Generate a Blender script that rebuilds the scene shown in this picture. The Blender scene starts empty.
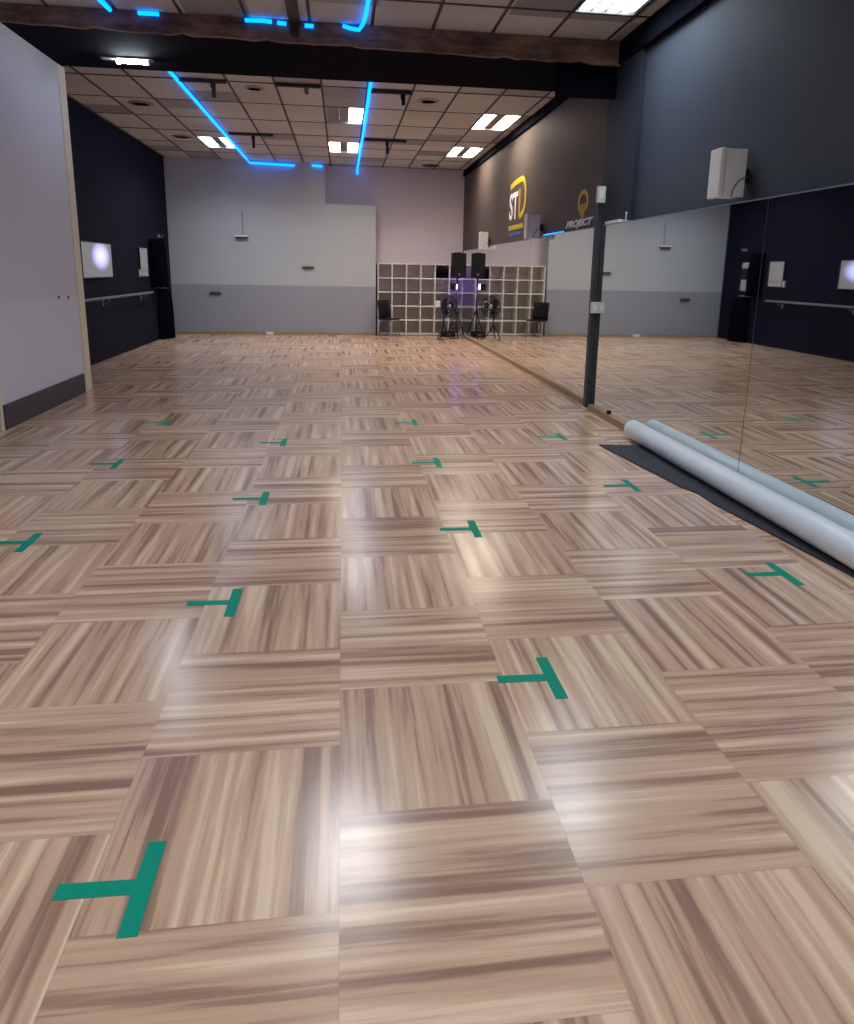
import bpy, bmesh, math, random
from mathutils import Vector, Matrix
random.seed(7)
scene = bpy.context.scene
COL = scene.collection

# ------------------------------------------------------------------ measures (metres; x right, y into the room)
H = 1.47                       # camera height
XL, XR = -3.715, 2.80          # left wall, right wall
XN, XM = 2.70, 2.755           # face of the near mirrors, face of the far mirrors
XC = -3.025                    # white partition on the left
YB, YA = 16.45, 16.85          # back wall, alcove wall behind the pigeonholes
ZC = 3.717                     # ceiling
BEAM_F, BEAM_B, BEAM_Z = 7.35, 8.86, 3.58

# ------------------------------------------------------------------ materials
class NT:
    def __init__(self, name):
        self.m = bpy.data.materials.new(name); self.m.use_nodes = True
        self.t = self.m.node_tree; self.n = self.t.nodes; self.l = self.t.links
        self.b = self.n['Principled BSDF']
    def node(self, kind, **kw):
        x = self.n.new(kind)
        for k, v in kw.items(): setattr(x, k, v)
        return x
    def put(self, sock, v):
        if hasattr(v, 'is_linked') or isinstance(v, bpy.types.NodeSocket): self.l.new(v, sock)
        else: sock.default_value = v
    def math(self, op, a, b=None, c=None):
        x = self.node('ShaderNodeMath', operation=op); self.put(x.inputs[0], a)
        if b is not None: self.put(x.inputs[1], b)
        if c is not None: self.put(x.inputs[2], c)
        return x.outputs[0]
    def mix(self, f, a, b):
        x = self.node('ShaderNodeMix', data_type='RGBA'); self.put(x.inputs[0], f)
        self.put(x.inputs[6], a); self.put(x.inputs[7], b); return x.outputs[2]
    def pos(self):
        g = self.node('ShaderNodeNewGeometry'); s = self.node('ShaderNodeSeparateXYZ')
        self.l.new(g.outputs['Position'], s.inputs[0]); return g.outputs['Position'], s.outputs
    def comb(self, x, y, z):
        c = self.node('ShaderNodeCombineXYZ')
        for i, v in enumerate((x, y, z)): self.put(c.inputs[i], v)
        return c.outputs[0]
    def noise(self, vec, scale, detail=3.0, rough=.55):
        x = self.node('ShaderNodeTexNoise'); self.l.new(vec, x.inputs['Vector'])
        x.inputs['Scale'].default_value = scale; x.inputs['Detail'].default_value = detail
        x.inputs['Roughness'].default_value = rough; return x.outputs['Fac']
    def ramp(self, f, stops):
        x = self.node('ShaderNodeValToRGB'); self.put(x.inputs[0], f); e = x.color_ramp.elements
        while len(e) < len(stops): e.new(.5)
        for el, (p, c) in zip(e, stops): el.position = p; el.color = (*c, 1)
        return x.outputs[0]
    def bump(self, h, strength, dist=.01):
        x = self.node('ShaderNodeBump'); x.inputs['Strength'].default_value = strength
        x.inputs['Distance'].default_value = dist; self.put(x.inputs['Height'], h); return x.outputs[0]

def lin(c):
    return tuple((v/255/12.92 if v <= 10 else ((v/255+.055)/1.055)**2.4) for v in c)

def plain(name, col, rough=.6, metal=0.0, var=.08, scale=9.0, bump=0.0, spec=.5):
    t = NT(name); p, s = t.pos(); f = t.noise(p, scale, 4)
    a = tuple(max(0, v*(1-var)) for v in col)+(1,); b = tuple(min(1, v*(1+var)) for v in col)+(1,)
    t.put(t.b.inputs['Base Color'], t.mix(f, a, b)); t.b.inputs['Roughness'].default_value = rough
    t.b.inputs['Metallic'].default_value = metal; t.b.inputs['Specular IOR Level'].default_value = spec
    if bump: t.put(t.b.inputs['Normal'], t.bump(t.noise(p, scale*6, 4), bump))
    return t.m

def glow(name, col, strength):
    t = NT(name); t.b.inputs['Base Color'].default_value = (*[min(1, v) for v in col], 1)
    t.b.inputs['Emission Color'].default_value = (*col, 1); t.b.inputs['Emission Strength'].default_value = strength
    return t.m

def floor_material():
    t = NT('laminate_tiles'); pos, s = t.pos(); P = .60
    u = t.math('DIVIDE', t.math('ADD', s[0], .0216), P); i = t.math('FLOOR', u); fu = t.math('SUBTRACT', u, i)
    odd = t.math('FLOORED_MODULO', i, 2.0)
    # odd columns are laid half a tile off the even ones
    off = t.math('MULTIPLY_ADD', odd, 1.391-1.695, 1.695)
    v = t.math('DIVIDE', t.math('SUBTRACT', s[1], off), P); j = t.math('FLOOR', v); fv = t.math('SUBTRACT', v, j)
    pair = t.math('FLOOR', t.math('DIVIDE', t.math('ADD', i, 1.0), 2.0))
    hor = t.math('FLOORED_MODULO', t.math('ADD', pair, j), 2.0)          # 1: grain runs across, 0: grain runs away
    ver = t.math('SUBTRACT', 1.0, hor)
    across = t.math('ADD', t.math('MULTIPLY', fu, ver), t.math('MULTIPLY', fv, hor))
    along = t.math('ADD', t.math('MULTIPLY', fv, ver), t.math('MULTIPLY', fu, hor))
    wn = t.node('ShaderNodeTexWhiteNoise', noise_dimensions='2D'); t.l.new(t.comb(i, j, 0.0), wn.inputs['Vector'])
    r = t.math('MULTIPLY', wn.outputs['Value'], 57.0)
    vec = t.comb(across, t.math('MULTIPLY', along, .030), r)
    n1 = t.noise(vec, 12.5, 1.0, .45)
    vec2 = t.comb(across, t.math('MULTIPLY', along, .035), t.math('ADD', r, 11.3))
    n2 = t.noise(vec2, 30.0, 4.0, .65)
    f = t.math('ADD', t.math('MULTIPLY', n1, .62), t.math('MULTIPLY', n2, .38))
    c = t.ramp(f, [(.36, lin((150, 118, 102))), (.425, lin((170, 138, 119))), (.47, lin((200, 166, 141))), (.55, lin((211, 178, 152))), (.62, lin((232, 206, 178)))])
    # a fine dark line where two tiles meet
    eu = t.math('MINIMUM', fu, t.math('SUBTRACT', 1.0, fu)); ev = t.math('MINIMUM', fv, t.math('SUBTRACT', 1.0, fv))
    seam = t.math('LESS_THAN', t.math('MINIMUM', eu, ev), .004)
    tint = t.mix(wn.outputs['Value'], (.97, .95, .94, 1), (1.0, 1.0, 1.0, 1))
    mul = t.node('ShaderNodeMix', data_type='RGBA', blend_type='MULTIPLY'); mul.inputs[0].default_value = 1
    t.l.new(c, mul.inputs[6]); t.l.new(tint, mul.inputs[7])
    t.put(t.b.inputs['Base Color'], t.mix(t.math('MULTIPLY', seam, .14), mul.outputs[2], (.16, .115, .085, 1)))
    t.b.inputs['Roughness'].default_value = .215; t.b.inputs['Specular IOR Level'].default_value = .8
    # each tile lies a hair out of level
    wc = t.node('ShaderNodeVectorMath', operation='SUBTRACT'); t.l.new(wn.outputs['Color'], wc.inputs[0]); wc.inputs[1].default_value = (.5, .5, .5)
    sc = t.node('ShaderNodeVectorMath', operation='MULTIPLY'); t.l.new(wc.outputs[0], sc.inputs[0]); sc.inputs[1].default_value = (.022, .022, 0)
    g = t.node('ShaderNodeNewGeometry'); ad = t.node('ShaderNodeVectorMath', operation='ADD')
    t.l.new(g.outputs['Normal'], ad.inputs[0]); t.l.new(sc.outputs[0], ad.inputs[1])
    no = t.node('ShaderNodeVectorMath', operation='NORMALIZE'); t.l.new(ad.outputs[0], no.inputs[0])
    t.l.new(no.outputs[0], t.b.inputs['Normal'])
    return t.m

def two_tone(name, low, high, z):
    t = NT(name); p, s = t.pos(); f = t.noise(p, 1.3, 4)
    hi = t.mix(f, tuple(v*.95 for v in high)+(1,), tuple(min(1, v*1.04) for v in high)+(1,))
    lo = t.mix(f, tuple(v*.95 for v in low)+(1,), tuple(v*1.05 for v in low)+(1,))
    t.put(t.b.inputs['Base Color'], t.mix(t.math('GREATER_THAN', s[2], z), lo, hi))
    t.b.inputs['Roughness'].default_value = .65; return t.m

def ceiling_material():
    t = NT('mineral_ceiling_tiles'); p, s = t.pos()
    i = t.math('FLOOR', t.math('DIVIDE', t.math('SUBTRACT', s[0], .345), .576)); j = t.math('FLOOR', t.math('DIVIDE', t.math('SUBTRACT', s[1], 13.21), .5785))
    wn = t.node('ShaderNodeTexWhiteNoise', noise_dimensions='2D'); t.l.new(t.comb(i, j, 0.0), wn.inputs['Vector'])
    a = t.ramp(wn.outputs['Value'], [(0, (.49, .47, .475)), (.80, (.58, .56, .565)), (.86, (.36, .35, .35)), (1.0, (.28, .27, .28))])
    t.put(t.b.inputs['Base Color'], a); t.b.inputs['Roughness'].default_value = .9
    return t.m

def rough_plank():
    t = NT('rough_brown_plank'); p, s = t.pos()
    v = t.comb(t.math('MULTIPLY', s[0], 1.0), s[1], t.math('MULTIPLY', s[2], 3.0)); f = t.noise(v, 3.2, 6, .65)
    t.put(t.b.inputs['Base Color'], t.ramp(f, [(.33, (.09, .05, .04)), (.5, (.20, .12, .09)), (.66, (.32, .21, .17))]))
    t.b.inputs['Roughness'].default_value = .85; t.put(t.b.inputs['Normal'], t.bump(f, .6, .02)); return t.m

M = {}
M['floor'] = floor_material()
M['ceiling'] = ceiling_material()
M['grid'] = plain('dark_grid_bar', (.035, .028, .028), .6)
M['back'] = two_tone('two_tone_wall_paint', (.31, .325, .375), (.46, .49, .52), 1.09)
M['alcove'] = two_tone('two_tone_alcove_paint', (.48, .47, .46), (.60, .55, .61), 1.02)
M['navy'] = plain('navy_wall_paint', (.0055, .0058, .018), .75, var=.15, scale=2, spec=.15)
M['slate'] = plain('slate_wall_paint', (.050, .063, .086), .6, var=.06, scale=1.5, spec=.3)
M['taupe'] = plain('dark_taupe_wall_paint', (.085, .066, .062), .6, var=.06, scale=1.5, spec=.3)
M['white_wall'] = two_tone('white_partition_paint', (.66, .67, .78), (.62, .62, .71), 1.115)
M['cream'] = plain('cream_edge_trim', (.74, .68, .54), .5)
M['dark_skirt'] = plain('dark_grey_skirting', (.045, .043, .052), .5, var=.15)
M['plank'] = rough_plank()
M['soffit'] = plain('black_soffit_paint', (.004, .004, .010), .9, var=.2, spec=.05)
M['wood_edge'] = plain('brown_wood_skirting', (.36, .23, .13), .5, var=.25, scale=5)
M['white_plastic'] = plain('white_plastic', (.84, .83, .85), .45, var=.02)
M['cream_plastic'] = plain('cream_plastic', (.68, .67, .60), .45, var=.02)
M['shelf'] = plain('white_laminate_board', (.74, .71, .65), .5, var=.03)
M['black'] = plain('black_plastic', (.007, .007, .009), .5, var=.2, spec=.3)
M['black_fabric'] = plain('black_fabric', (.0025, .0025, .006), .95, var=.3, bump=.3, spec=.05)
M['black_metal'] = plain('black_metal', (.02, .02, .022), .4, .3)
M['mesh_grey'] = plain('dark_speaker_grille', (.010, .010, .011), .7, var=.3, scale=120, spec=.2)
M['steel'] = plain('grey_steel', (.40, .40, .42), .35, .8)
M['post'] = plain('anthracite_steel_paint', (.045, .048, .058), .45, .2, var=.15, scale=4)
M['pilaster'] = plain('shaded_slate_pilaster', (.024, .031, .046), .6, spec=.3)  # darker than the slate wall: the bulkhead's shade put into the colour
M['tape'] = plain('green_cloth_tape', lin((0, 144, 120)), .6, var=.06, scale=20, spec=.2)
M['vinyl'] = plain('pale_blue_vinyl_roll', (.74, .82, .90), .35, var=.04, scale=2)
M['core'] = plain('brown_cardboard', (.28, .19, .11), .8)
M['mat'] = plain('dark_rubber_mat', (.034, .036, .050), .8, var=.35, scale=14, bump=.2)
M['housing'] = plain('white_enamel_housing', (.55, .55, .55), .5, var=.02)
M['louvre'] = plain('satin_louvre', (.50, .50, .52), .4, .3, var=.02)
M['dead_lens'] = plain('unlit_lens', (.22, .20, .18), .5, var=.05)
M['yellow'] = plain('yellow_vinyl_lettering', lin((205, 190, 40)), .5, var=.04)
M['gold'] = plain('amber_vinyl_emblem', lin((190, 150, 40)), .5, var=.04)
M['white_letter'] = plain('white_vinyl_lettering', (.88, .84, .90), .5, var=.02)
M['blue_letter'] = plain('blue_vinyl_lettering', lin((70, 110, 220)), .5, var=.04)
M['vent_dark'] = plain('dark_vent_metal', (.045, .043, .045), .6)
M['vent_tan'] = plain('tan_detector_plastic', (.42, .35, .29), .6)
M['vent_grey'] = plain('grey_vent_metal', (.22, .21, .21), .6)
M['paper'] = plain('pale_notice_paper', (.40, .38, .36), .8, var=.05)
M['rail'] = plain('pale_wood_rail', (.22, .20, .20), .5)
M['lamp_cool'] = glow('cool_fluorescent', (.84, .93, 1.0), 6.5)
M['lamp_warm'] = glow('warm_fluorescent', (1.0, .86, .68), 14.0)
M['lamp_neutral'] = glow('neutral_fluorescent', (.95, .97, 1.0), 10.0)
M['lamp_bare'] = glow('bare_cool_lamp', (.78, .88, 1.0), 130.0)
M['led'] = glow('blue_led_rope', (.0, .21, 1.0), 3.4)
M['violet'] = glow('violet_led_lens', (.28, .14, 1.0), 90.0)

def mirror_material():
    t = NT('silvered_mirror'); p, s = t.pos(); f = t.noise(p, .8, 2)
    t.put(t.b.inputs['Base Color'], t.mix(f, (.785, .825, .815, 1), (.81, .85, .84, 1)))
    t.b.inputs['Metallic'].default_value = 1; t.b.inputs['Roughness'].default_value = .018; return t.m
M['mirror'] = mirror_material()

M['edge'] = plain('polished_glass_edge', (.11, .115, .13), .4)
def panel_material():
    t = NT('violet_glow_panel'); tc = t.node('ShaderNodeTexCoord'); s = t.node('ShaderNodeSeparateXYZ'); t.l.new(tc.outputs['Object'], s.inputs[0]); s = s.outputs
    dy = t.math('DIVIDE', t.math('SUBTRACT', s[1], -.03), .48); dz = t.math('DIVIDE', t.math('SUBTRACT', s[2], .06), .24)
    d = t.math('SQRT', t.math('ADD', t.math('POWER', dy, 2.0), t.math('POWER', dz, 2.0)))
    c = t.ramp(d, [(.0, (.62, .60, 1.0)), (.42, (.48, .46, .95)), (.9, (.13, .125, .16)), (1.0, (.105, .10, .105))])  # violet blob put into the panel's emission colour
    t.put(t.b.inputs['Emission Color'], c); t.b.inputs['Emission Strength'].default_value = 1.5
    t.b.inputs['Base Color'].default_value = (.05, .05, .05, 1); t.b.inputs['Roughness'].default_value = .3
    return t.m
M['violet_panel'] = panel_material()

# ------------------------------------------------------------------ mesh building
class MB:
    def __init__(self): self.bm = bmesh.new()
    def _add(self, verts, faces, smooth=False):
        vs = [self.bm.verts.new(v) for v in verts]
        for f in faces:
            try:
                fc = self.bm.faces.new([vs[k] for k in f]); fc.smooth = smooth
            except ValueError: pass
        return vs
    def box(self, x0, x1, y0, y1, z0, z1, mat=None, bev=0):
        if bev:
            b = bmesh.new(); bmesh.ops.create_cube(b, size=1)
            for v in b.verts: v.co = Vector(((x0+x1)/2+v.co.x*(x1-x0), (y0+y1)/2+v.co.y*(y1-y0), (z0+z1)/2+v.co.z*(z1-z0)))
            bmesh.ops.bevel(b, geom=list(b.edges), offset=bev, segments=3, profile=.5, affect='EDGES')
            b.verts.index_update()
            vs = [v.co.copy() for v in b.verts]; fs = [[v.index for v in f.verts] for f in b.faces]; b.free()
            if mat: vs = [mat @ v for v in vs]
            return self._add(vs, fs)
        v = [Vector(c) for c in ((x0,y0,z0),(x1,y0,z0),(x1,y1,z0),(x0,y1,z0),(x0,y0,z1),(x1,y0,z1),(x1,y1,z1),(x0,y1,z1))]
        if mat: v = [mat @ c for c in v]
        return self._add(v, [(3,2,1,0),(4,5,6,7),(0,1,5,4),(1,2,6,5),(2,3,7,6),(3,0,4,7)])
    def prism(self, pts, f3, thick):
        """pts: 2-D outline; f3 maps (a, b, t) to 3-D"""
        n = len(pts); v = [f3(a, b, 0) for a, b in pts]+[f3(a, b, thick) for a, b in pts]
        return self._add(v, [tuple(range(n))[::-1], tuple(range(n, 2*n))]+[(k, (k+1) % n, n+(k+1) % n, n+k) for k in range(n)])
    def tube(self, path, r, seg=12, closed=False, caps=True):
        P = [Vector(p) for p in path]; n = len(P); R = r if isinstance(r, (list, tuple)) else [r]*n
        rings = []; up = None
        for k in range(n):
            if closed: d = (P[(k+1) % n]-P[k-1])
            else: d = P[min(k+1, n-1)]-P[max(k-1, 0)]
            d.normalize()
            if up is None: up = Vector((0, 0, 1)) if abs(d.z) < .9 else Vector((1, 0, 0))
            a = d.cross(up).normalized(); b = a.cross(d).normalized(); up = b
            rings.append([P[k]+(a*math.cos(q)+b*math.sin(q))*R[k] for q in [2*math.pi*s/seg for s in range(seg)]])
        v = [c for ring in rings for c in ring]; f = []
        for k in range(n if closed else n-1):
            k2 = (k+1) % n
            for s in range(seg): f.append((k*seg+s, k*seg+(s+1) % seg, k2*seg+(s+1) % seg, k2*seg+s))
        vs = self._add(v, f, True)
        if caps and not closed:
            for ring in (vs[:seg][::-1], vs[-seg:]):
                try: self.bm.faces.new(ring)
                except ValueError: pass
        return vs
    def lathe(self, prof, origin, axis='z', seg=32, mat=None):
        """prof: list of (radius, height) along the axis"""
        v = []; O = Vector(origin)
        for r, h in prof:
            for s in range(seg):
                q = 2*math.pi*s/seg; c, d = r*math.cos(q), r*math.sin(q)
                p = Vector((c, d, h)) if axis == 'z' else (Vector((h, c, d)) if axis == 'x' else Vector((d, h, c)))
                v.append(O+(mat @ p if mat else p))
        f = []
        for k in range(len(prof)-1):
            for s in range(seg): f.append((k*seg+s, k*seg+(s+1) % seg, (k+1)*seg+(s+1) % seg, (k+1)*seg+s))
        vs = self._add(v, f, True)
        for ring in (vs[:seg][::-1], vs[-seg:]):
            try: self.bm.faces.new(ring)
            except ValueError: pass
    def build(self, name, mat, parent=None, origin=None, smooth_angle=None):
        bmesh.ops.recalc_face_normals(self.bm, faces=list(self.bm.faces))
        me = bpy.data.meshes.new(name)
        if origin is not None:
            for v in self.bm.verts: v.co -= Vector(origin)
        self.bm.to_mesh(me); self.bm.free(); me.materials.append(mat)
        o = bpy.data.objects.new(name, me); COL.objects.link(o)
        if origin is not None: o.location = origin
        if parent is not None: o.parent = parent
        return o

def tag(o, label, cat, group=None):
    o['label'] = label; o['category'] = cat
    if group: o['group'] = group
    return o
def struct(name, mb, mat, label=None):
    o = mb.build(name, mat); o['kind'] = 'structure'
    if label: o['label'] = label
    return o
def thing(name, label, cat, loc=(0, 0, 0), rz=0, group=None):
    o = bpy.data.objects.new(name, None); COL.objects.link(o); o.location = loc; o.rotation_euler = (0, 0, rz)
    o.empty_display_size = .1; return tag(o, label, cat, group)
def dup(root, loc, label, rz=None):
    r = root.copy(); COL.objects.link(r); r.location = loc; r['label'] = label
    if rz is not None: r.rotation_euler = (0, 0, rz)
    for ch in list(root.children):
        c = ch.copy(); COL.objects.link(c); c.parent = r
        for g in list(ch.children):
            d = g.copy(); COL.objects.link(d); d.parent = c
    return r
def one(fn):                      # small wrapper: MB filled by fn
    mb = MB(); fn(mb); return mb
def boxm(*a, **k):
    mb = MB(); mb.box(*a, **k); return mb

# ------------------------------------------------------------------ the room
YF = -3.0
struct('floor', boxm(XL-.2, XR+.2, YF-.2, YA+.2, -.12, 0), M['floor'])
struct('wall_left', boxm(XL-.15, XL, YF, YA, 0, ZC+.12), M['navy'], 'dark navy wall along the left side of the studio')
struct('wall_right', boxm(XR, XR+.15, YF, 7.68, 0, ZC+.12), M['slate'], 'slate blue wall above the near mirrors')
struct('wall_right_far', boxm(XR, XR+.15, 7.68, YA, 0, ZC+.12), M['taupe'], 'dark taupe wall with the logos above the far mirrors')
struct('wall_front', boxm(XL-.15, XR+.15, YF-.15, YF, 0, ZC+.12), M['back'])
mb = MB()
f3 = lambda a, b, t: Vector((a, YB+t, b))
mb.prism([(XL, 0), (.755, 0), (.755, 2.855), (-.35, 2.855), (-.35, ZC+.02), (XL, ZC+.02)], f3, YA-YB)
struct('wall_back', mb, M['back'], 'pale back wall with grey lower half and stepped upper right corner')
struct('wall_alcove', boxm(XL, XR, YA, YA+.15, 0, ZC+.12), M['alcove'], 'mauve grey wall behind the pigeonholes')
struct('baseboard_back', boxm(XL+.01, .755, YB-.02, YB, 0, .05), M['wood_edge'])
struct('wall_partition', boxm(XC-.14, XC, 6.66, 8.76, 0, ZC-.003), M['white_wall'], 'white partition on the left under the black soffit')
struct('trim_1', boxm(XC-.16, XC+.012, 8.76, 8.95, 0, BEAM_Z-.002, bev=.006), M['cream'], 'cream trim closing the far end of the white partition')
struct('trim_2', boxm(XC-.16, XC+.012, 6.60, 6.66, 0, ZC-.14, bev=.006), M['cream'], 'cream trim closing the near end of the white partition')
struct('baseboard_left', boxm(XC, XC+.022, 6.66, 8.70, 0, .225, bev=.004), M['dark_skirt'], 'tall dark skirting below the white partition')
struct('baseboard_right', boxm(XM-.028, XR, 7.56, YB, 0, .066), M['wood_edge'], 'brown wooden kerb under the far mirrors')
struct('baseboard_right_near', boxm(XN-.030, XR, 6.06, 7.40, 0, .066), M['wood_edge'], 'brown wooden kerb between the post and the pale roll')
struct('wall_mirror_backing', boxm(XN+.0125, XR, 1.0, 7.53, .066, 1.95), M['slate'], 'slate backing board behind the near mirrors')

# bulkhead crossing the room: rough brown front board, black underside
mb = MB(); n = 60
top, bot = [], []
for k in range(n+1):
    x = XL+(XR-XL)*k/n
    bot.append((x, BEAM_Z-.008-.072*k/n-.014*random.random()+(.010 if k % 7 == 0 else 0))); top.append((x, ZC-.004))
mb.prism(top+bot[::-1], lambda a, b, t: Vector((a, BEAM_F+t, b)), .05)
struct('trim_3', mb, M['plank'], 'rough brown board on the front of the ceiling bulkhead')
struct('trim_4', boxm(XL, XR, BEAM_F+.05, BEAM_B, BEAM_Z, ZC-.002), M['soffit'], 'black soffit of the bulkhead crossing the ceiling')
struct('trim_5', boxm(2.755, XR, 6.80, 7.62, 1.985, BEAM_Z), M['pilaster'], 'shallow slate pilaster above the mirror beside the post')
struct('trim_7', boxm(2.14, XR-.001, BEAM_F+.055, BEAM_F+.115, 3.20, BEAM_Z-.001), M['soffit'], 'black board hanging under the right end of the bulkhead')

struct('shade_strip_8', boxm(2.735, XR, 1.0, BEAM_F-.002, 3.50, ZC-.009, bev=.004), M['soffit'], 'added black strip standing in for shade along the top of the near wall')  # added box: stands in for the dark band of shade below the ceiling
struct('shade_strip_9', boxm(2.765, XR, BEAM_B+.002, YA, 3.58, ZC-.009, bev=.004), M['soffit'], 'added black strip standing in for shade along the top of the far wall')  # added likewise for the thinner band of shade on the far wall
# ceiling: quads with holes where the light fittings sit
CW, CL = .576, .5785
back_x = lambda k: .345+CW*k
back_y = lambda k: 13.21+CL*k
front_x = lambda k: 2.03+CW*k
front_y = lambda k: 6.67+CL*k
# fittings: (zone, column, row, lit lamps, lamp material, label)
FIX = [
 ('b', 3, -4, (1, 1), 'lamp_warm', 'warm ceiling light with two lit tubes and dark middle, close to the right wall'),
 ('b', 3, 1, (1, 1), 'lamp_warm', 'single broad warm ceiling light in the far right corner'),
 ('b', -1, -4, (0, 1), 'lamp_neutral', 'half lit ceiling light beside the right blue rope, nearer the bulkhead'),
 ('b', -1, 1, (2, 1), 'lamp_neutral', 'two tone ceiling light beside the right blue rope near the back wall'),
 ('b', -5, 1, (1, 1), 'lamp_cool', 'ceiling light with two white tubes by left blue rope, near the back wall'),
 ('f', 0, -2, (1, 1, 1, 1), 'lamp_cool', 'large louvred ceiling light at the top right of the picture'),
 ('f', -4, -3, (1, 1), 'lamp_neutral', 'ceiling light over the middle of the near floor'),
 ('f', -8, -9, (1, 1), 'lamp_cool', 'unseen ceiling light added over the near floor to light the white partition'),  # out of view, added to keep the white partition bright
 ('f', 0, -10, (1, 1), 'lamp_cool', 'ceiling light over the near mirror'),
 ('f', -8, -14, (1, 1), 'lamp_neutral', 'ceiling light at the left of the entrance end'),
 ('f', -4, -13, (1, 1), 'lamp_neutral', 'ceiling light over the entrance end'),
]
holes = {(z, c, r+d) for z, c, r, *_ in FIX for d in (0, 1)}
mb = MB()
def cells(z, fx, fy, ymin, ymax):
    for c in range(-12, 8):
        x0, x1 = max(fx(c), XL), min(fx(c+1), XR)
        if x1 <= x0: continue
        for r in range(-40, 20):
            y0, y1 = max(fy(r), ymin), min(fy(r+1), ymax)
            if y1 <= y0 or (z, c, r) in holes: continue
            mb._add([(x0, y0, ZC), (x1, y0, ZC), (x1, y1, ZC), (x0, y1, ZC)], [(0, 1, 2, 3)])
cells('b', back_x, back_y, BEAM_F+.6, YA); cells('f', front_x, front_y, YF, BEAM_F+.6)
bmesh.ops.remove_doubles(mb.bm, verts=list(mb.bm.verts), dist=1e-4)
me = bpy.data.meshes.new('ceiling')
bmesh.ops.recalc_face_normals(mb.bm, faces=list(mb.bm.faces))
for f in mb.bm.faces:
    if f.normal.z > 0: f.normal_flip()
mb.bm.to_mesh(me); mb.bm.free(); me.materials.append(M['ceiling'])
oc = bpy.data.objects.new('ceiling', me); COL.objects.link(oc); oc['kind'] = 'structure'
struct('ceiling_slab', boxm(XL-.15, XR+.15, YF-.15, YA+.15, ZC+.11, ZC+.14), M['vent_grey'])
mb = MB(); g = .015
for z, fx, fy, y0, y1, par in (('b', back_x, back_y, BEAM_B, YA, 0), ('f', front_x, front_y, YF, BEAM_F, 0)):
    for c in range(-12, 8):
        if XL < fx(c) < XR: mb.box(fx(c)-g, fx(c)+g, y0+.001, y1-.001, ZC-.006, ZC-.0006)
    for r in range(-40, 20, 2):
        if y0 < fy(r) < y1: mb.box(XL+.001, XR-.001, fy(r)-(g if r % 6 == 0 else .005), fy(r)+(g if r % 6 == 0 else .005), ZC-.0072, ZC-.0008)
struct('trim_6', mb, M['grid'], 'dark grid of the suspended ceiling')

LG = 'ceiling light fittings'; LIGHTS = []; FPOW, BPOW = 10.0, 13.0
for z, c, r, lit, lm, label in FIX:
    fx, fy = (back_x, back_y) if z == 'b' else (front_x, front_y)
    x0, x1, y0, y1 = fx(c), fx(c+1), fy(r), fy(r+2)
    cx, cy = (x0+x1)/2, (y0+y1)/2
    t = thing('ceiling_light', label, 'ceiling light', (cx, cy, ZC), 0, LG)
    w, l, d = (x1-x0)/2-.002, (y1-y0)/2-.002, .085
    h = MB(); th = .008
    h.box(-w, w, -l, l, d, d+.01)
    h.box(-w, -w+th, -l, l, -.004, d); h.box(w-th, w, -l, l, -.004, d)
    h.box(-w+th, w-th, -l, -l+th, -.004, d); h.box(-w+th, w-th, l-th, l, -.004, d)
    h.build('housing', M['housing'], t)
    nl = len(lit)
    if nl == 2:
        bands = [(-w+.03, -w+.205), (w-.205, w-.03)]
        mid = boxm(-w+.22, w-.22, -l+.03, l-.03, .012, .05, bev=.008); mid.build('reflector', M['dead_lens'], t)
    else:
        bw = (2*w-.06)/nl; bands = [(-w+.03+k*bw+.022, -w+.03+(k+1)*bw-.022) for k in range(nl)]
        lv = MB()
        for k in range(nl+1): lv.box(-w+.03+k*bw-.006, -w+.03+k*bw+.006, -l+.03, l-.03, .002, .06)
        for k in range(9): lv.box(-w+.02, w-.02, -l+.06+k*(2*l-.12)/8-.003, -l+.06+k*(2*l-.12)/8+.003, .01, .045)
        lv.build('louvre', M['louvre'], t)
    for k, (a, b) in enumerate(bands):
        L = MB(); L.box(a, b, -l+.04, l-.04, .03, .055, bev=.006)
        m = M['dead_lens'] if lit[k] == 0 else (M['lamp_warm'] if lit[k] == 2 else M[lm])
        L.build('lamp', m, t)
        if lit[k]:
            lc = {'lamp_cool': (.80, .91, 1), 'lamp_warm': (1, .84, .66), 'lamp_neutral': (.93, .965, 1)}[lm if lit[k] == 1 else 'lamp_warm']
            LIGHTS.append((cx+(a+b)/2, cy, ZC+.022, b-a, 2*l-.08, (FPOW if z == 'f' else BPOW)*(1.7/nl if nl > 2 else 1.0), lc))

def plug(y, z, label):
    mb = MB(); mb.lathe([(.001, .009), (.014, .008), (.019, .004), (.020, -.001)], (XC, y, z), 'x', 16); tag(mb.build('wall_plug', M['vent_dark']), label, 'wall plug', 'dark plugs in the white partition')
plug(8.20, 1.118, 'dark wall plug on the white partition, farther from the cream trim'); plug(8.47, 1.108, 'dark wall plug on the white partition, nearer the cream trim')
# ------------------------------------------------------------------ mirrors
def mirror(y0, y1, label, z1, X):
    t = thing('wall_mirror', label, 'mirror', (X, (y0+y1)/2, .066), 0, 'wall mirror panels')
    hy = (y1-y0)/2-.0004
    boxm(0, .012, -hy, hy, 0, z1-.066).build('mirror_glass', M['mirror'], t)
    b = MB(); b.box(-.002, .013, -hy, hy, z1-.0655, z1-.056); b.build('top_channel', M['steel'], t)
    boxm(-.0008, .0, -hy, -hy+.003, 0, z1-.066).build('polished_edge', M['edge'], t)
mirror(4.41, 7.53, 'tall mirror panel right of the dark post, behind the pale roll', 1.958, XN)
mirror(1.50, 4.408, 'mirror panel at the right edge of the picture, reflecting the wall rail', 1.958, XN)
mirror(7.54, 10.50, 'mirror panel left of the dark post, below the white lettering', 1.962, XM)
mirror(10.502, 13.45, 'mirror panel below the yellow lettered sign', 1.942, XM)
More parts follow.
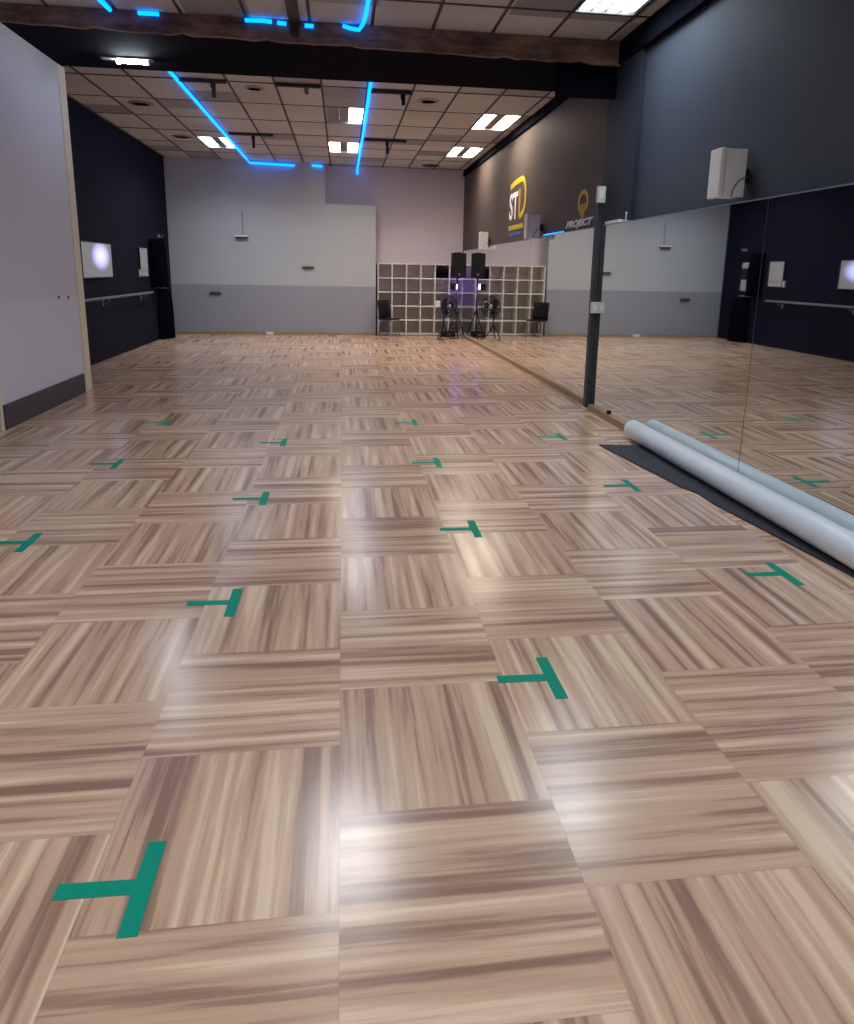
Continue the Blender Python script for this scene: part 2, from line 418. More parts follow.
mirror(13.452, 16.44, 'farthest mirror panel, beside the speaker stand', 1.918, XM)

# post at the mirror joint
t = thing('steel_post', 'slim dark steel post standing against the mirror joint under the bulkhead', 'post', (2.67, 7.46, 0))
boxm(-.022, .0295, -.045, .045, .024, 2.385, bev=.006).build('shaft', M['post'], t)
boxm(-.032, .0285, -.055, .055, 0, .024, bev=.005).build('foot_collar', M['cream_plastic'], t)
def switch(name, x0, x1, z0, z1, label):
    t = thing(name, label, 'box', (2.67, 7.415, (z0+z1)/2), 0, 'white boxes on the post')
    h = (z1-z0)/2
    boxm(x0-2.67, x1-2.67, -.055, -.0005, -h, h, bev=.002).build('cover', M['cream_plastic'], t)
    boxm(x0-2.67+.02, x1-2.67-.02, -.060, -.0545, -h*.5, h*.5, bev=.002).build('button', M['white_plastic'], t)
switch('junction_box', 2.618, 2.700, 2.19, 2.35, 'white box high on the dark post, level with the logos')
switch('switch_box', 2.630, 2.6995, 1.06, 1.175, 'cream switch box halfway up the dark post')
tag(boxm(2.71, 2.79, 6.98, 7.36, 1.9685, 2.0, bev=.006).build('cable_cover', M['white_plastic']), 'short white cable cover on the mirror edge beside the post', 'cable cover')
mb = MB(); mb.tube([(2.735, 6.86, 1.975), (2.735, 6.855, 2.03), (2.733, 6.85, 2.06)], .006, 8); mb.box(2.715, 2.745, 6.84, 6.88, 1.9683, 1.985)
tag(mb.build('cable_stub', M['white_plastic']), 'small white cable end poking up from the mirror edge right of the post', 'cable')
mb = MB(); mb.lathe([(.001, 0), (.02, .002), (.022, .014), (.012, .02)], (XN-.0202, 6.85, .088), 'x', 16)
tag(mb.build('mirror_clip', M['black']), 'small black clip at the mirror foot right of the post', 'clip')

# ------------------------------------------------------------------ floor marks
def tape(x, y, s, label, a=0):
    mb = MB(); L, W, S, th = .275*s, .046, .18, .0012
    mb.prism([(W/2, -L/2), (W/2, L/2), (-W/2, L/2), (-W/2, W/2-.001), (-S-W/2, W/2+.004), (-S-W/2, -W/2+.004), (-W/2, -W/2), (-W/2, -L/2)], lambda p, q, t: Vector((p, q, t)), th)
    o = mb.build('tape_mark', M['tape']); o.location = (x, y, .0004); o.rotation_euler = (0, 0, a)
    tag(o, label, 'floor mark', 'green tape marks on the floor')
TAPES = [
 (-.493, 1.515, 'large green tape T nearest the camera, at lower left'),
 (-.498, 3.03, 'green tape T second from the camera in the left centre file'),
 (-.517, 4.52, 'green tape T third from the camera in the left centre file'),
 (-.513, 6.06, 'farthest faint green tape T in the left centre file'),
 (.757, 2.30, 'large green tape T right of centre, nearest of its file'),
 (.753, 3.86, 'green tape T right of centre, on the warm glare streak'),
 (.728, 5.33, 'green tape T third from the camera in the right centre file'),
 (.695, 6.83, 'farthest faint green tape T in the right centre file'),
 (2.21, 3.10, 'green tape T beside the dark mat at right, nearest of its file'),
 (2.03, 4.63, 'green tape T left of the dark mat and far end of the roll'),
 (1.985, 6.15, 'faint green tape T on the floor in front of the dark post'),
 (-1.69, 3.85, 'green tape T at the left edge of the picture'),
 (-1.70, 5.45, 'faint green tape T on the purple glare at left'),
 (-1.68, 6.94, 'farthest faint green tape T at left, off the white partition')]
for x, y, l in TAPES: tape(x, y, 1.0, l)

# ------------------------------------------------------------------ roll and mat
mb = MB(); pts = []
for k in range(22):
    y = 1.55+(5.80-1.55)*k/21; x = 2.222+(5.80-y)*(2.537-2.222)/(5.80-3.018)
    pts.append((min(x, 2.62)+(.003*random.uniform(-1, 1)+(.035 if k == 14 else 0)), y))
mb.prism([(2.695, 1.55)]+[(2.695, 5.74)]+pts[::-1], lambda a, b, t: Vector((a, b, .0006+t)), .010)
tag(mb.build('rubber_mat', M['mat']), 'long dark rubber mat lying under the pale roll along the mirror', 'mat')
t = thing('vinyl_roll', 'long pale roll of dance flooring lying on the dark mat along the mirror', 'floor roll', (2.607, 6.02, .0965))
d = Vector((0, 1.6-6.02, 0)); R = .085
mb = MB(); mb.tube([(0, 0, 0), tuple(d*.002), tuple(d*.5), tuple(d*.998), tuple(d)], [R-.006, R, R, R, R-.006], 40)
mb.build('rolled_sheet', M['vinyl'], t)
a = d.normalized(); mb = MB(); mb.tube([tuple(-a*.006), tuple(a*.05)], .035, 24); mb.build('core_tube', M['core'], t)

# ------------------------------------------------------------------ wall speakers (white)
def wall_speaker(label, loc):
    t = thing('wall_speaker', label, 'speaker', loc, 0, 'white speakers above the mirrors')
    b = MB()   # cabinet: slightly tapered towards the wall at the foot
    prof = [(0, .02), (0, .355), (.16, .355), (.16, .02)]
    b.prism(prof, lambda p, q, s: Vector((-.21+p, s, q)), .16); b.build('cabinet', M['white_plastic'], t)
    f = MB(); f.box(-.255, -.213, -.004, .164, .012, .362, bev=.010); f.build('front_baffle', M['white_plastic'], t)
    k = MB(); k.box(-.05, .012, .05, .11, .13, .23, bev=.006); k.build('wall_bracket', M['black_metal'], t)
    c = MB(); pts = [(-.15, -.007, .02), (-.145, -.009, .06), (-.125, -.010, .10), (-.095, -.009, .135), (-.062, -.007, .155), (-.04, .02, .16), (.008, .04, .16)]
    c.tube(pts, .006, 8); c.build('cable', M['vent_grey'], t)
    return t
sp = wall_speaker('white speaker on the slate wall above the mirror, right of the post', (2.785, 4.79, 1.985)); sp.scale = (.92, .92, .93)
o = dup(sp, (2.785, 9.98, 1.92), 'white speaker on the taupe wall between the two logos'); o.scale = (.92, .92, .95)
o = dup(sp, (2.785, 13.65, 1.872), 'small white speaker on the taupe wall nearest the back corner'); o.scale = (.75, .85, .93)

# ------------------------------------------------------------------ logos on the right wall
WX = XR-.0005
def wf(y, z, t): return Vector((WX-t, y, z))
def text_mesh(body, y0, y1, z0, z1, mat, parent, name, shear=0.0, weight=0.0):
    cu = bpy.data.curves.new(name, 'FONT'); cu.body = body; cu.shear = shear; cu.offset = weight; cu.extrude = .02; cu.resolution_u = 4
    o = bpy.data.objects.new(name, cu); COL.objects.link(o)
    dg = bpy.context.evaluated_depsgraph_get(); me = bpy.data.meshes.new_from_object(o.evaluated_get(dg))
    bpy.data.objects.remove(o); xs = [v.co.x for v in me.vertices]; ys = [v.co.y for v in me.vertices]; zs = [v.co.z for v in me.vertices]
    for v in me.vertices:
        a = (v.co.x-min(xs))/(max(xs)-min(xs)); b = (v.co.y-min(ys))/(max(ys)-min(ys)); c = (v.co.z-min(zs))/(max(zs)-min(zs))
        v.co = wf(y0+(y1-y0)*a, z0+(z1-z0)*b, .004*c)-Vector(parent.location)
    me.materials.clear(); me.materials.append(mat)
    o = bpy.data.objects.new(name, me); COL.objects.link(o); o.parent = parent; return o
def band(pts, w, closed=False):
    """outline of a stroke of width w along pts"""
    n = len(pts); L, Rr = [], []
    for k in range(n):
        p = Vector(pts[max(k-1, 0)]); q = Vector(pts[min(k+1, n-1)]); d = (q-p).normalized(); nn = Vector((-d.y, d.x))
        c = Vector(pts[k]); L.append(tuple(c+nn*w/2)); Rr.append(tuple(c-nn*w/2))
    return L+Rr[::-1]
# white lettering with amber emblem
t = thing('wall_logo', 'white slanted lettering under an amber emblem, on the dark wall left of the post', 'sign', (WX, 8.47, 1.98), 0, 'logos on the dark wall')
text_mesh('PROJECT', 8.97, 7.98, 1.990, 2.10, M['white_letter'], t, 'lettering', .35, .045)
e = MB(); O = Vector(t.location)
cy, cz = 8.36, 2.285
arc = [(cy+.155*math.cos(math.radians(q)), cz+.115*math.sin(math.radians(q))) for q in range(-40, 226, 12)]
e.prism(band(arc, .05), lambda a, b, s: wf(a, b, s)-O, .004); e.build('emblem_ring', M['yellow'], t)
e = MB(); e.prism([(cy-.10, cz-.015), (cy+.10, cz-.03), (cy+.115, cz-.10), (cy+.05, cz-.16), (cy-.02, cz-.205), (cy-.075, cz-.13)], lambda a, b, s: wf(a, b, s)-O, .005); e.build('emblem_face', M['gold'], t)
# yellow lettered sign
t = thing('wall_logo', 'white and yellow letters over a small blue line, farther sign on the dark wall', 'sign', (WX, 11.65, 2.2), 0, 'logos on the dark wall')
O = Vector(t.location)
text_mesh('ST', 12.15, 11.58, 2.31, 2.74, M['white_letter'], t, 'lettering', 0, .02)
path = [(12.12, 2.84), (11.75, 2.885), (11.35, 2.90)]+[(11.35-.24*math.sin(math.radians(q)), 2.62+.28*math.cos(math.radians(q))) for q in range(15, 100, 12)]+[(11.12, 2.50), (11.18, 2.42), (11.32, 2.36), (11.44, 2.335)]
e = MB(); e.prism(band(path, .085), lambda a, b, s: wf(a, b, s)-O, .004); e.build('large_letter', M['yellow'], t)
e = MB(); e.prism([(11.52, 2.33), (11.42, 2.33), (11.42, 2.76), (11.52, 2.76)], lambda a, b, s: wf(a, b, s)-O, .004); e.build('letter_stem', M['gold'], t)
def blocks(y0, y1, z0, z1, n, mat, name):
    e = MB(); w = (y1-y0)/n
    for k in range(n):
        a = y0+w*k; e.prism([(a, z0), (a+w*.72, z0), (a+w*.72, z1-(.012 if k % 3 else 0)), (a, z1)], lambda p, q, s: wf(p, q, s)-O, .004)
    e.build(name, mat, t)
blocks(12.15, 11.15, 2.15, 2.225, 8, M['yellow'], 'small_lettering')
blocks(12.10, 11.3, 2.06, 2.10, 9, M['blue_letter'], 'blue_lettering'); 

# ------------------------------------------------------------------ LED ropes
def rope(runs, label, r=.022):
    t = thing('light_rope', label, 'light rope', runs[0][0], 0, 'blue light ropes'); O = Vector(runs[0][0])
    for p in runs:
        mb = MB(); mb.tube([Vector(q)-O for q in p], r, 8); mb.build('rope_section', M['led'], t)
    return t
zr, zf = ZC-.0300, ZC-.0262
rope([[(-1.97, 8.88, zr), (-1.965, 12, zr), (-1.96, 16.1, zr)], [(-1.96, 16.12, zr), (-1.93, 16.35, zr-.04), (-1.0, 16.41, zr-.055)], [(-.62, 16.40, zr-.04), (-.40, 16.40, zr-.05)]], 'blue light rope along the left of the ceiling and the back wall')
rope([[(.365, 8.88, zr), (.375, 12, zr), (.365, 16.3, zr), (.36, 16.75, zr-.02), (.36, 16.81, zr-.13)]], 'straight blue light rope right of the ceiling centre behind the bulkhead')
rope([[(-2.09, 6.0, zf), (-2.03, 7.30, zf)], [(-1.80, 7.331, zf), (-1.62, 7.331, zf)]], 'blue light rope ending at the bulkhead at upper left', .018)
rope([[(-.86, 7.331, zf-.005), (-.70, 7.331, zf), (-.62, 7.331, zf-.006)], [(-.57, 7.331, zf-.01), (-.49, 7.331, zf-.014)], [(-.32, 7.331, zf-.02), (-.24, 7.331, zf-.02)]], 'short blue rope pieces along the top of the brown board', .018)
rope([[(.26, 5.9, zf), (.235, 7.0, zf), (.215, 7.26, zf), (.18, 7.322, zf-.03), (.10, 7.331, zf-.02), (.03, 7.331, zf)]], 'blue light rope curling onto the brown board at the top centre', .018)
rope([[(2.764, 8.95, 1.9792), (2.764, 9.85, 1.9792)]], 'thin blue light rope lying on the top edge of the far mirror', .007)

# ------------------------------------------------------------------ ceiling hardware
def hanger(x0, x1, y, xs, mat, label, h=.17):
    t = thing('ceiling_hanger', label, 'ceiling bracket', ((x0+x1)/2, y, ZC-.0075), 0, 'rail brackets on the ceiling')
    cx = (x0+x1)/2
    boxm(x0-cx, x1-cx, -.028, .028, -.035, 0, bev=.004).build('rail', M['grid'], t)
    s = MB(); s.box(xs-cx-.03, xs-cx+.03, -.02, .02, -.09, -.034, bev=.004); s.box(xs-cx-.018, xs-cx+.028, -.018, .018, -.034-h, -.085, bev=.005)
    s.build('drop_bracket', mat, t)
hanger(-1.95, -1.39, 9.70, -1.55, M['black'], 'black ceiling bracket beside the left blue rope, just behind the bulkhead')
hanger(-.80, -.24, 9.70, -.42, M['vent_grey'], 'grey ceiling bracket in the middle, just behind the bulkhead', .08)
hanger(.38, .915, 9.80, .80, M['black'], 'black ceiling bracket right of the straight blue rope, just behind the bulkhead', .13)
hanger(-1.9, -1.15, 13.25, -1.49, M['black'], 'black ceiling bracket at left, over the far floor', .2)
hanger(.40, 1.15, 13.3, .81, M['black'], 'black ceiling bracket right of centre, over the far floor', .2)
def disc(x, y, r, mat, label):
    t = thing('ceiling_vent', label, 'ceiling vent', (x, y, ZC-.0002), 0, 'round ceiling vents')
    mb = MB(); mb.lathe([(.001, -.016), (r*.8, -.014), (r, -.006), (r, 0)], (0, 0, 0)); mb.build('cover', mat, t)
    mb = MB(); mb.lathe([(r*.62, -.018), (r*.66, -.020), (r*.70, -.018), (r*.70, -.0165), (r*.62, -.0165), (r*.62, -.018)], (0, 0, 0)); mb.build('ring', mat, t)
disc(-2.80, 11.25, .17, M['vent_grey'], 'round grey ceiling vent near the left wall, nearer one')
disc(-2.78, 13.85, .18, M['vent_grey'], 'round grey ceiling vent near the left wall, beyond the nearer one')
disc(-1.09, 10.03, .13, M['vent_tan'], 'small tan ceiling vent at left centre behind the bulkhead')
disc(1.18, 10.25, .15, M['vent_tan'], 'small tan ceiling vent right of the straight blue rope')
disc(1.95, 16.25, .2, M['vent_dark'], 'round black ceiling vent against the back wall')
# dark batten on the front ceiling
mb = MB(); mb.box(-.46, -.36, 5.6, 7.345, ZC-.045, ZC-.0070); mb.box(-.45, -.37, 7.29, 7.349, ZC-.14, ZC-.04)
tag(mb.build('cable_duct', M['grid']), 'dark cable duct on the front ceiling ending at the brown board', 'cable duct')

t = thing('ceiling_lamp', 'small bright lamp fixed under the black soffit near the white partition', 'lamp', (-2.2, 8.40, BEAM_Z))
boxm(-.26, .26, -.05, .05, -.018, -.0005, bev=.004).build('back_plate', M['vent_grey'], t)
mb = MB(); mb.tube([(-.10, 0, -.038), (.20, 0, -.038)], .017, 12); mb.tube([(-.10, 0, -.038), (-.06, -.01, -.038)], .022, 12); mb.build('lamp', M['lamp_bare'], t)
for sx in (.205,): boxm(sx, sx+.02, -.02, .02, -.058, -.018, bev=.003).build('lamp_holder', M['white_plastic'], t)

# ------------------------------------------------------------------ pigeonhole shelf
X0, X1, Y0, Y1 = .80, 2.775, 16.46, YA-.005
t = thing('cube_shelf', 'wide white pigeonhole shelf of square cells against the alcove wall', 'shelf', ((X0+X1)/2, (Y0+Y1)/2, 0))
hw, hd, th, ZT = (X1-X0)/2, (Y1-Y0)/2, .022, 1.62
for s in (-1, 1): boxm(s*hw-(th if s > 0 else 0), s*hw+(th if s < 0 else 0), -hd, hd, 0, ZT).build('side_panel', M['shelf'], t)
for k in range(6):
    z = .018+(ZT-.022-.018)*k/5
    boxm(-hw+th, hw-th, -hd+.002, hd-.002, z, z+th).build('top_panel' if k == 5 else ('bottom_panel' if k == 0 else 'shelf_board'), M['shelf'], t)
for k in range(1, 6):
    x = -hw+2*hw*k/6
    mb = MB()
    for q in range(5):
        z = .018+(ZT-.04)*q/5+th; mb.box(x-th/2, x+th/2, -hd+.002, hd-.002, z, z+(ZT-.04)/5-th)
    mb.build('divider', M['shelf'], t)
pz = lambda k: .018+(ZT-.04)*k/5+th+.0005
mb = MB(); mb.box(2.13, 2.42, 16.50, 16.78, pz(4), pz(4)+.21, bev=.04)
o = mb.build('sports_bag', M['black_fabric']); tag(o, 'dark bag lying in a top row cell of the white shelf', 'bag')
mb = MB(); mb.tube([(2.20, 16.50, pz(4)+.12), (2.22, 16.475, pz(4)+.17), (2.275, 16.47, pz(4)+.185), (2.33, 16.475, pz(4)+.17), (2.35, 16.50, pz(4)+.12)], .012, 8); mb.build('handle', M['black'], o)
mb = MB(); mb.box(2.135, 2.245, 16.48, 16.60, pz(2), pz(2)+.12, bev=.005)
tag(mb.build('paper_box', M['white_plastic']), 'small white box in a middle row cell of the white shelf', 'box')

# ------------------------------------------------------------------ speaker on tripod stand, violet light, fan, case, chair
SX, SY = 2.53, 15.85
t = thing('speaker_stand', 'black tripod stand carrying the loudspeaker in the back corner', 'speaker stand', (SX, SY, 0))
mb = MB(); mb.tube([(0, 0, .12), (0, 0, 1.33)], .018, 12); mb.build('pole', M['black_metal'], t)
mb = MB(); mb.tube([(0, 0, .52), (0, 0, .62)], .032, 12); mb.tube([(.03, 0, .57), (.06, 0, .57)], .012, 8); mb.build('collar', M['black'], t)
for q in (270, 30, 150):
    c, s = math.cos(math.radians(q)), math.sin(math.radians(q)); rr = .24
    mb = MB(); mb.tube([(.02*c, .02*s, .55), (rr*c, rr*s, .018)], .013, 8); lg = mb.build('leg', M['black_metal'], t)
    mb = MB(); mb.tube([(rr*c-.01*c, rr*s-.01*s, .022), (rr*c+.02*c, rr*s+.02*s, .014)], .0135, 8); mb.build('rubber_foot', M['black'], lg)
    mb = MB(); mb.tube([(.01*c, .01*s, .2), (rr*.62*c, rr*.62*s, .22)], .008, 8); mb.build('brace', M['black_metal'], t)
t = thing('loudspeaker', 'black loudspeaker on the tripod stand beside the mirror', 'speaker', (SX, SY, 1.331), math.radians(6))
mb = MB(); mb.prism([(-.155, -.15), (.155, -.15), (.115, .14), (-.115, .14)], lambda a, b, s: Vector((a, b, s)), .53); mb.build('cabinet', M['black'], t)
boxm(-.145, .145, -.162, -.151, .015, .515, bev=.004).build('grille', M['mesh_grey'], t)
boxm(-.02, .02, -.166, -.162, .055, .095, bev=.002).build('badge', M['steel'], t)
boxm(-.07, .07, -.04, .04, .531, .545, bev=.004).build('top_handle', M['black'], t)
t = thing('stage_light', 'small black stage light shining violet onto the mirror, below the loudspeaker', 'stage light', (2.44, 15.74, 1.14))
boxm(-.075, .05, -.07, .07, -.07, .07, bev=.008).build('light_body', M['black'], t)
mb = MB(); mb.lathe([(.055, .05), (.052, .062), (.001, .066)], (0, 0, 0), 'x', 24); mb.build('lens', M['violet'], t)
mb = MB(); mb.box(-.012, .012, .07, .09, -.02, .02); mb.box(-.012, .06, .088, .094, -.02, .02); mb.build('clamp', M['black_metal'], t)
# fan
FXp, FYp, FZ, FR = 2.26, 15.45, .725, .225
t = thing('pedestal_fan', 'black round fan on a floor stand in front of the white shelf', 'fan', (FXp, FYp, 0), math.radians(38))
mb = MB()
for k in range(5):
    mb.tube([(FR*(k+1)/5*math.cos(q), -.055-.02*(1-((k+1)/5)**2), FZ+FR*(k+1)/5*math.sin(q)) for q in [2*math.pi*s/32 for s in range(32)]], .006 if k < 4 else .013, 6, closed=True)
for s in range(28):
    q = 2*math.pi*s/28; c, d = math.cos(q), math.sin(q)
    mb.tube([(.05*c, -.078, FZ+.05*d), (.14*c, -.073, FZ+.14*d), (FR*c, -.055, FZ+FR*d)], .0045, 5)
mb.build('front_grille', M['black_metal'], t)
mb = MB()
for s in range(28):
    q = 2*math.pi*s/28; c, d = math.cos(q), math.sin(q)
    mb.tube([(.06*c, .075, FZ+.06*d), (.17*c, .06, FZ+.17*d), (FR*c, -.045, FZ+FR*d)], .0045, 5)
mb.tube([(FR*math.cos(q), -.045, FZ+FR*math.sin(q)) for q in [2*math.pi*s/32 for s in range(32)]], .008, 6, closed=True)
mb.build('rear_grille', M['black_metal'], t)
for k in range(3):
    q0 = math.radians(120*k+15); mb = MB(); pts = []
    for a, rr in ((-.15, .05), (-.55, .12), (-.52, .185), (.05, .195), (.42, .16), (.3, .05)): pts.append((rr*math.cos(q0+a), rr*math.sin(q0+a)))
    mb.prism(pts, lambda a, b, s: Vector((a, -.02+s+.08*(math.sin(math.atan2(b, a)-q0))*math.hypot(a, b), FZ+b)), .006); mb.build('blade', M['black'], t)
mb = MB(); mb.lathe([(.001, -.085), (.048, -.083), (.05, -.03), (.05, -.012)], (0, 0, FZ), 'y', 24); mb.build('hub', M['steel'], t)
mb = MB(); mb.lathe([(.055, .015), (.06, .06), (.05, .15), (.001, .165)], (0, 0, FZ), 'y', 24); mb.build('motor', M['black'], t)
mb = MB(); mb.tube([(0, .10, .30), (0, .10, FZ-.03)], .016, 10); mb.build('pole', M['black_metal'], t)
for sx in (-1, 1):
    mb = MB(); mb.tube([(0, .10, .32), (.10*sx, .10, .17), (.19*sx, .09, .03), (.21*sx, .03, .014), (.21*sx, -.08, .014)], .013, 8); mb.build('leg', M['black_metal'], t)
mb = MB(); mb.tube([(0, .10, .33), (0, .16, .15), (0, .20, .014)], .013, 8); mb.build('leg', M['black_metal'], t)
t = thing('equipment_case', 'low black case on the floor between the stand and the shelf', 'case', (2.40, 16.24, 0))
boxm(-.16, .16, -.13, .13, 0, .085, bev=.012).build('case_body', M['black'], t)
boxm(-.155, .155, -.125, .125, .086, .12, bev=.012).build('lid', M['black'], t)
boxm(-.05, .05, -.145, -.131, .045, .062, bev=.004).build('handle', M['steel'], t)
# chair
t = thing('low_chair', 'low black chair standing sideways at the left end of the white shelf', 'chair', (1.04, 16.13, 0), math.radians(-42))
mb = MB()   # local +x = facing direction; back at -x
def curved(mb, x0, z0, z1, w, th, lean, bow):
    n = 10; V = []; 
    for zi in range(5):
        z = z0+(z1-z0)*zi/4
        for k in range(n+1):
            y = -w/2+w*k/n; x = x0-lean*(z-z0)+bow*((2*y/w)**2); V.append((x, y, z))
    m = n+1; F = [(zi*m+k, zi*m+k+1, (zi+1)*m+k+1, (zi+1)*m+k) for zi in range(4) for k in range(n)]
    mb._add(V, F, True)
curved(mb, -.17, .39, .80, .42, .02, .12, .05); ob = mb.build('backrest', M['black'], t)
sm = ob.modifiers.new('thick', 'SOLIDIFY'); sm.thickness = .022
boxm(-.17, .19, -.185, .185, .375, .408, bev=.014).build('seat', M['black'], t)
for sx in (-1, 1):
    for sy in (-1, 1):
        mb = MB(); mb.tube([(.15*sx, .15*sy, .376), (.18*sx, .17*sy, 0)], .010, 8); mb.build('leg', M['steel'], t)
for sy in (-1, 1):
    mb = MB(); mb.tube([(-.165, .16*sy, .39), (-.185, .165*sy, .47)], .009, 8); mb.build('back_strut', M['steel'], t)

# ------------------------------------------------------------------ back wall plates
def plate(x, z, w, h, d, mat, label, name='wall_plate', lip=True):
    t = thing(name, label, 'wall plate', (x, YB, z), 0, 'small fittings on the back wall')
    boxm(-w/2, w/2, -d, 0, -h/2, h/2, bev=.004).build('body', mat, t)
    if lip: boxm(-w/2-.01, w/2+.01, -d-.012, -d*.2, h/2-.002, h/2+.030, bev=.003).build('top_lip', M['white_plastic'], t)
    return t
t = plate(-2.17, 2.10, .25, .045, .07, M['vent_dark'], 'small ledge with white top high on the pale back wall')
mb = MB(); mb.tube([(.03, -.012, .035), (.032, -.012, .55)], .006, 8); mb.build('cable', M['vent_grey'], t)
plate(-.75, 1.49, .26, .045, .05, M['vent_dark'], 'dark slot shaped fitting right of centre on the pale back wall', lip=False)
plate(-2.78, .905, .24, .045, .05, M['vent_dark'], 'dark slot shaped fitting on the grey lower back wall', lip=False)
plate(-1.63, .03, .16, .05, .045, M['white_plastic'], 'small white socket at the foot of the back wall', 'floor_socket', lip=False)

# ------------------------------------------------------------------ left wall
t = thing('wall_panel', 'pale panel with violet glow on the navy wall behind the white partition', 'violet_panel', (XL+.001, 11.78, 1.54))
boxm(0, .045, -.86, .50, -.275, .265, bev=.006).build('frame', M['black'], t)
boxm(.0452, .050, -.84, .48, -.255, .245).build('panel_face', M['violet_panel'], t)
t = thing('wall_rail', 'long pale rail at waist height on the navy left wall', 'rail', (XL+.001, 12.2, .97))
mb = MB(); mb.tube([(.11, -3.2, 0), (.11, 2.2, 0)], .022, 12); mb.build('rail_bar', M['rail'], t)
for k in (-2.4, -.4, 1.75):
    mb = MB(); mb.tube([(.11, k, -.02), (.10, k, -.06), (.0, k, -.085)], .012, 8); mb.box(0, .012, k-.03, k+.03, -.13, -.04); mb.build('bracket', M['rail'], t)
t = thing('notice_frame', 'narrow framed pale notice on the navy wall beyond the pale panel', 'notice', (XL+.001, 14.28, 1.53))
boxm(0, .022, -.27, .27, -.28, .28, bev=.004).build('frame', M['black'], t)
boxm(.0221, .025, -.245, .245, -.255, .255).build('sheet', M['paper'], t)
boxm(.0251, .0262, -.20, .22, -.17, -.15).build('printed_line', M['vent_grey'], t)
t = thing('wall_switch', 'small pale switch on the navy wall under the notice', 'switch', (XL+.001, 13.98, 1.33))
boxm(0, .02, -.04, .04, -.07, .07, bev=.004).build('plate', M['paper'], t); boxm(.0201, .026, -.02, .02, -.03, .03, bev=.002).build('rocker', M['white_plastic'], t)
t = thing('towel_dispenser', 'pale dispenser with a dark front window on the navy wall by the notice', 'dispenser', (XL+.001, 15.27, 1.45))
boxm(0, .13, -.17, .17, -.30, .33, bev=.02).build('case', M['paper'], t)
boxm(.1302, .136, -.12, .16, -.05, .20, bev=.002).build('window', M['black'], t)
boxm(.02, .15, -.15, .15, -.42, -.40, bev=.004).build('drip_tray', M['vent_grey'], t)
# black cloth hanging from a hook and black covered stack below
t = thing('coat_hook', 'small grey hook high on the navy wall near the back corner', 'hook', (XL-.002, 15.62, 2.06))
boxm(0, .012, -.09, .09, -.03, .03, bev=.003).build('back_plate', M['steel'], t)
mb = MB(); mb.tube([(.01, 0, 0), (.07, 0, -.012), (.09, 0, .03)], .008, 8); mb.build('hook_arm', M['steel'], t)
def drape(mb, y0, y1, z0, z1, depth, folds, ph):
    n = 28; m = 12; V = []
    for j in range(m+1):
        z = z0+(z1-z0)*j/m; k2 = 1-.16*(j/m)**3
        for k in range(n+1):
            q = math.pi*k/n; yy = (y0+y1)/2+(y1-y0)/2*k2*math.cos(q)
            V.append((XL+.004+(depth*k2*math.sin(q))*(1+.12*math.sin(folds*q+ph+.6*j/m)), yy, z))
    F = [(j*(n+1)+k, j*(n+1)+k+1, (j+1)*(n+1)+k+1, (j+1)*(n+1)+k) for j in range(m) for k in range(n)]
    vs = mb._add(V, F, True)
    for ring in (vs[:n+1], vs[-(n+1):]):
        try: mb.bm.faces.new(ring)
        except ValueError: pass
mb = MB(); drape(mb, 14.74, 15.06, 1.05, 1.98, .27, 9, .4)
tag(mb.build('hanging_jacket', M['black_fabric']), 'black jacket hanging on the navy wall just past the notice', 'jacket')
mb = MB(); drape(mb, 15.12, 15.80, 0.001, 1.00, .21, 11, 1.1)
tag(mb.build('covered_stack', M['black_fabric']), 'black cloth covered stack on the floor by the navy wall near the back corner', 'covered stack')

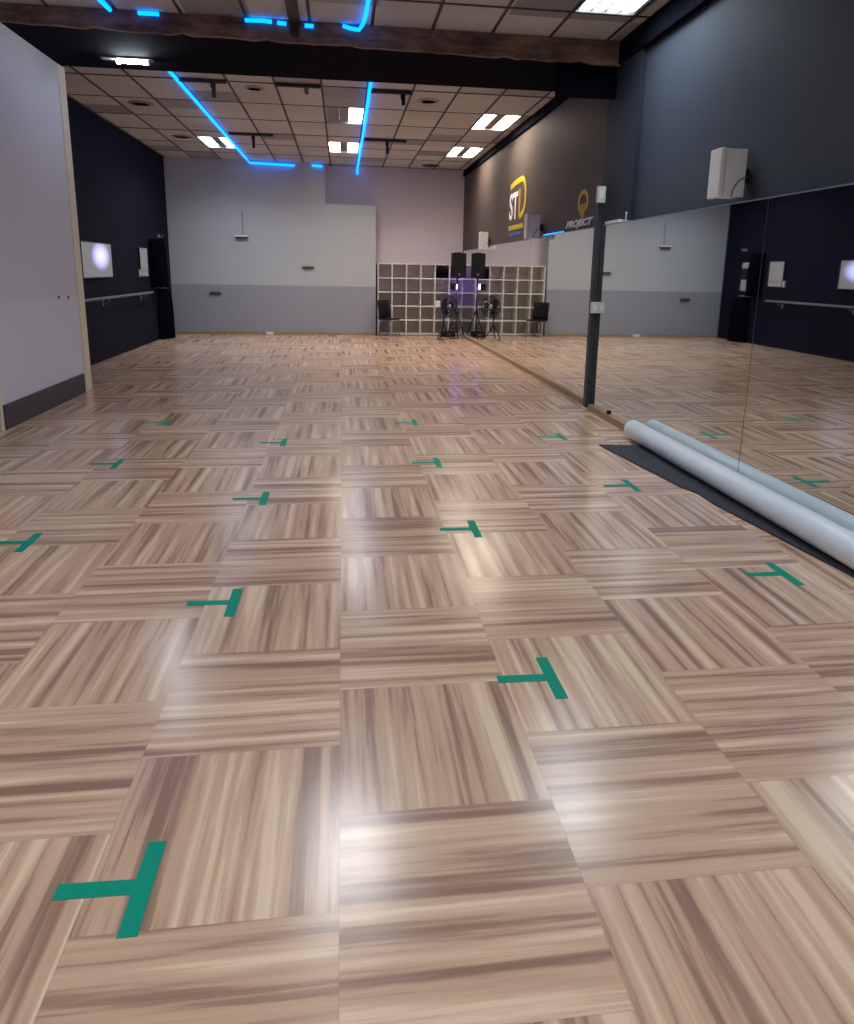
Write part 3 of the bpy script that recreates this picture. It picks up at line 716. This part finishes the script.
# ------------------------------------------------------------------ lights that belong to the fittings
def area(name, loc, sx, sy, power, col, rot=(0, 0, 0)):
    l = bpy.data.lights.new(name, 'AREA'); l.shape = 'RECTANGLE'; l.size = sx; l.size_y = sy; l.energy = power; l.color = col
    o = bpy.data.objects.new(name, l); COL.objects.link(o); o.location = loc; o.rotation_euler = rot; return o

for x, y, z, sx, sy, p, c in LIGHTS:
    o = area('tube_light', (x, y, z), sx, sy, p, c); o.data.spread = math.radians(140)
o = area('violet_beam', (2.512, 15.74, 1.14), .09, .09, 5.0, (.30, .15, 1.0), (0, math.radians(-90), 0)); o.data.shape = 'DISK'; o.rotation_euler = Vector((.75, .62, .05)).to_track_quat('-Z', 'Y').to_euler(); o.data.spread = math.radians(120)
w = bpy.data.worlds.new('studio_world'); scene.world = w; w.use_nodes = True
w.node_tree.nodes['Background'].inputs[0].default_value = (.5, .55, .65, 1); w.node_tree.nodes['Background'].inputs[1].default_value = .02

# ------------------------------------------------------------------ camera
CX, CY, F = 435.75, 427.31, 708.92
yaw, pitch, roll = .1323, .2172, -.0185
cyw, syw, cp, spt = math.cos(yaw), math.sin(yaw), math.cos(pitch), math.sin(pitch)
fw = Vector((syw*cp, cyw*cp, -spt)); rt = Vector((cyw, -syw, 0)); dn = fw.cross(rt)
R_ = math.cos(roll)*rt+math.sin(roll)*dn; D_ = -math.sin(roll)*rt+math.cos(roll)*dn
cam = bpy.data.cameras.new('camera'); co = bpy.data.objects.new('camera', cam); COL.objects.link(co)
m3 = Matrix((R_, -D_, -fw)).transposed(); co.matrix_world = Matrix.Translation((0, 0, H)) @ m3.to_4x4()
cam.sensor_fit = 'AUTO'; cam.sensor_width = 36; cam.lens = F/1024*36
cam.shift_x = (427-CX)/1024; cam.shift_y = (CY-512)/1024; cam.clip_end = 200; cam.clip_start = .02
scene.camera = co
scene.view_settings.view_transform = 'Standard'; scene.view_settings.look = 'None'
scene.view_settings.gamma = 1; scene.view_settings.use_curve_mapping = False; scene.view_settings.exposure = 0.12
c = scene.cycles; c.use_denoising = True; c.max_bounces = 10; c.diffuse_bounces = 5; c.glossy_bounces = 6
c.sample_clamp_indirect = 6; c.caustics_reflective = True
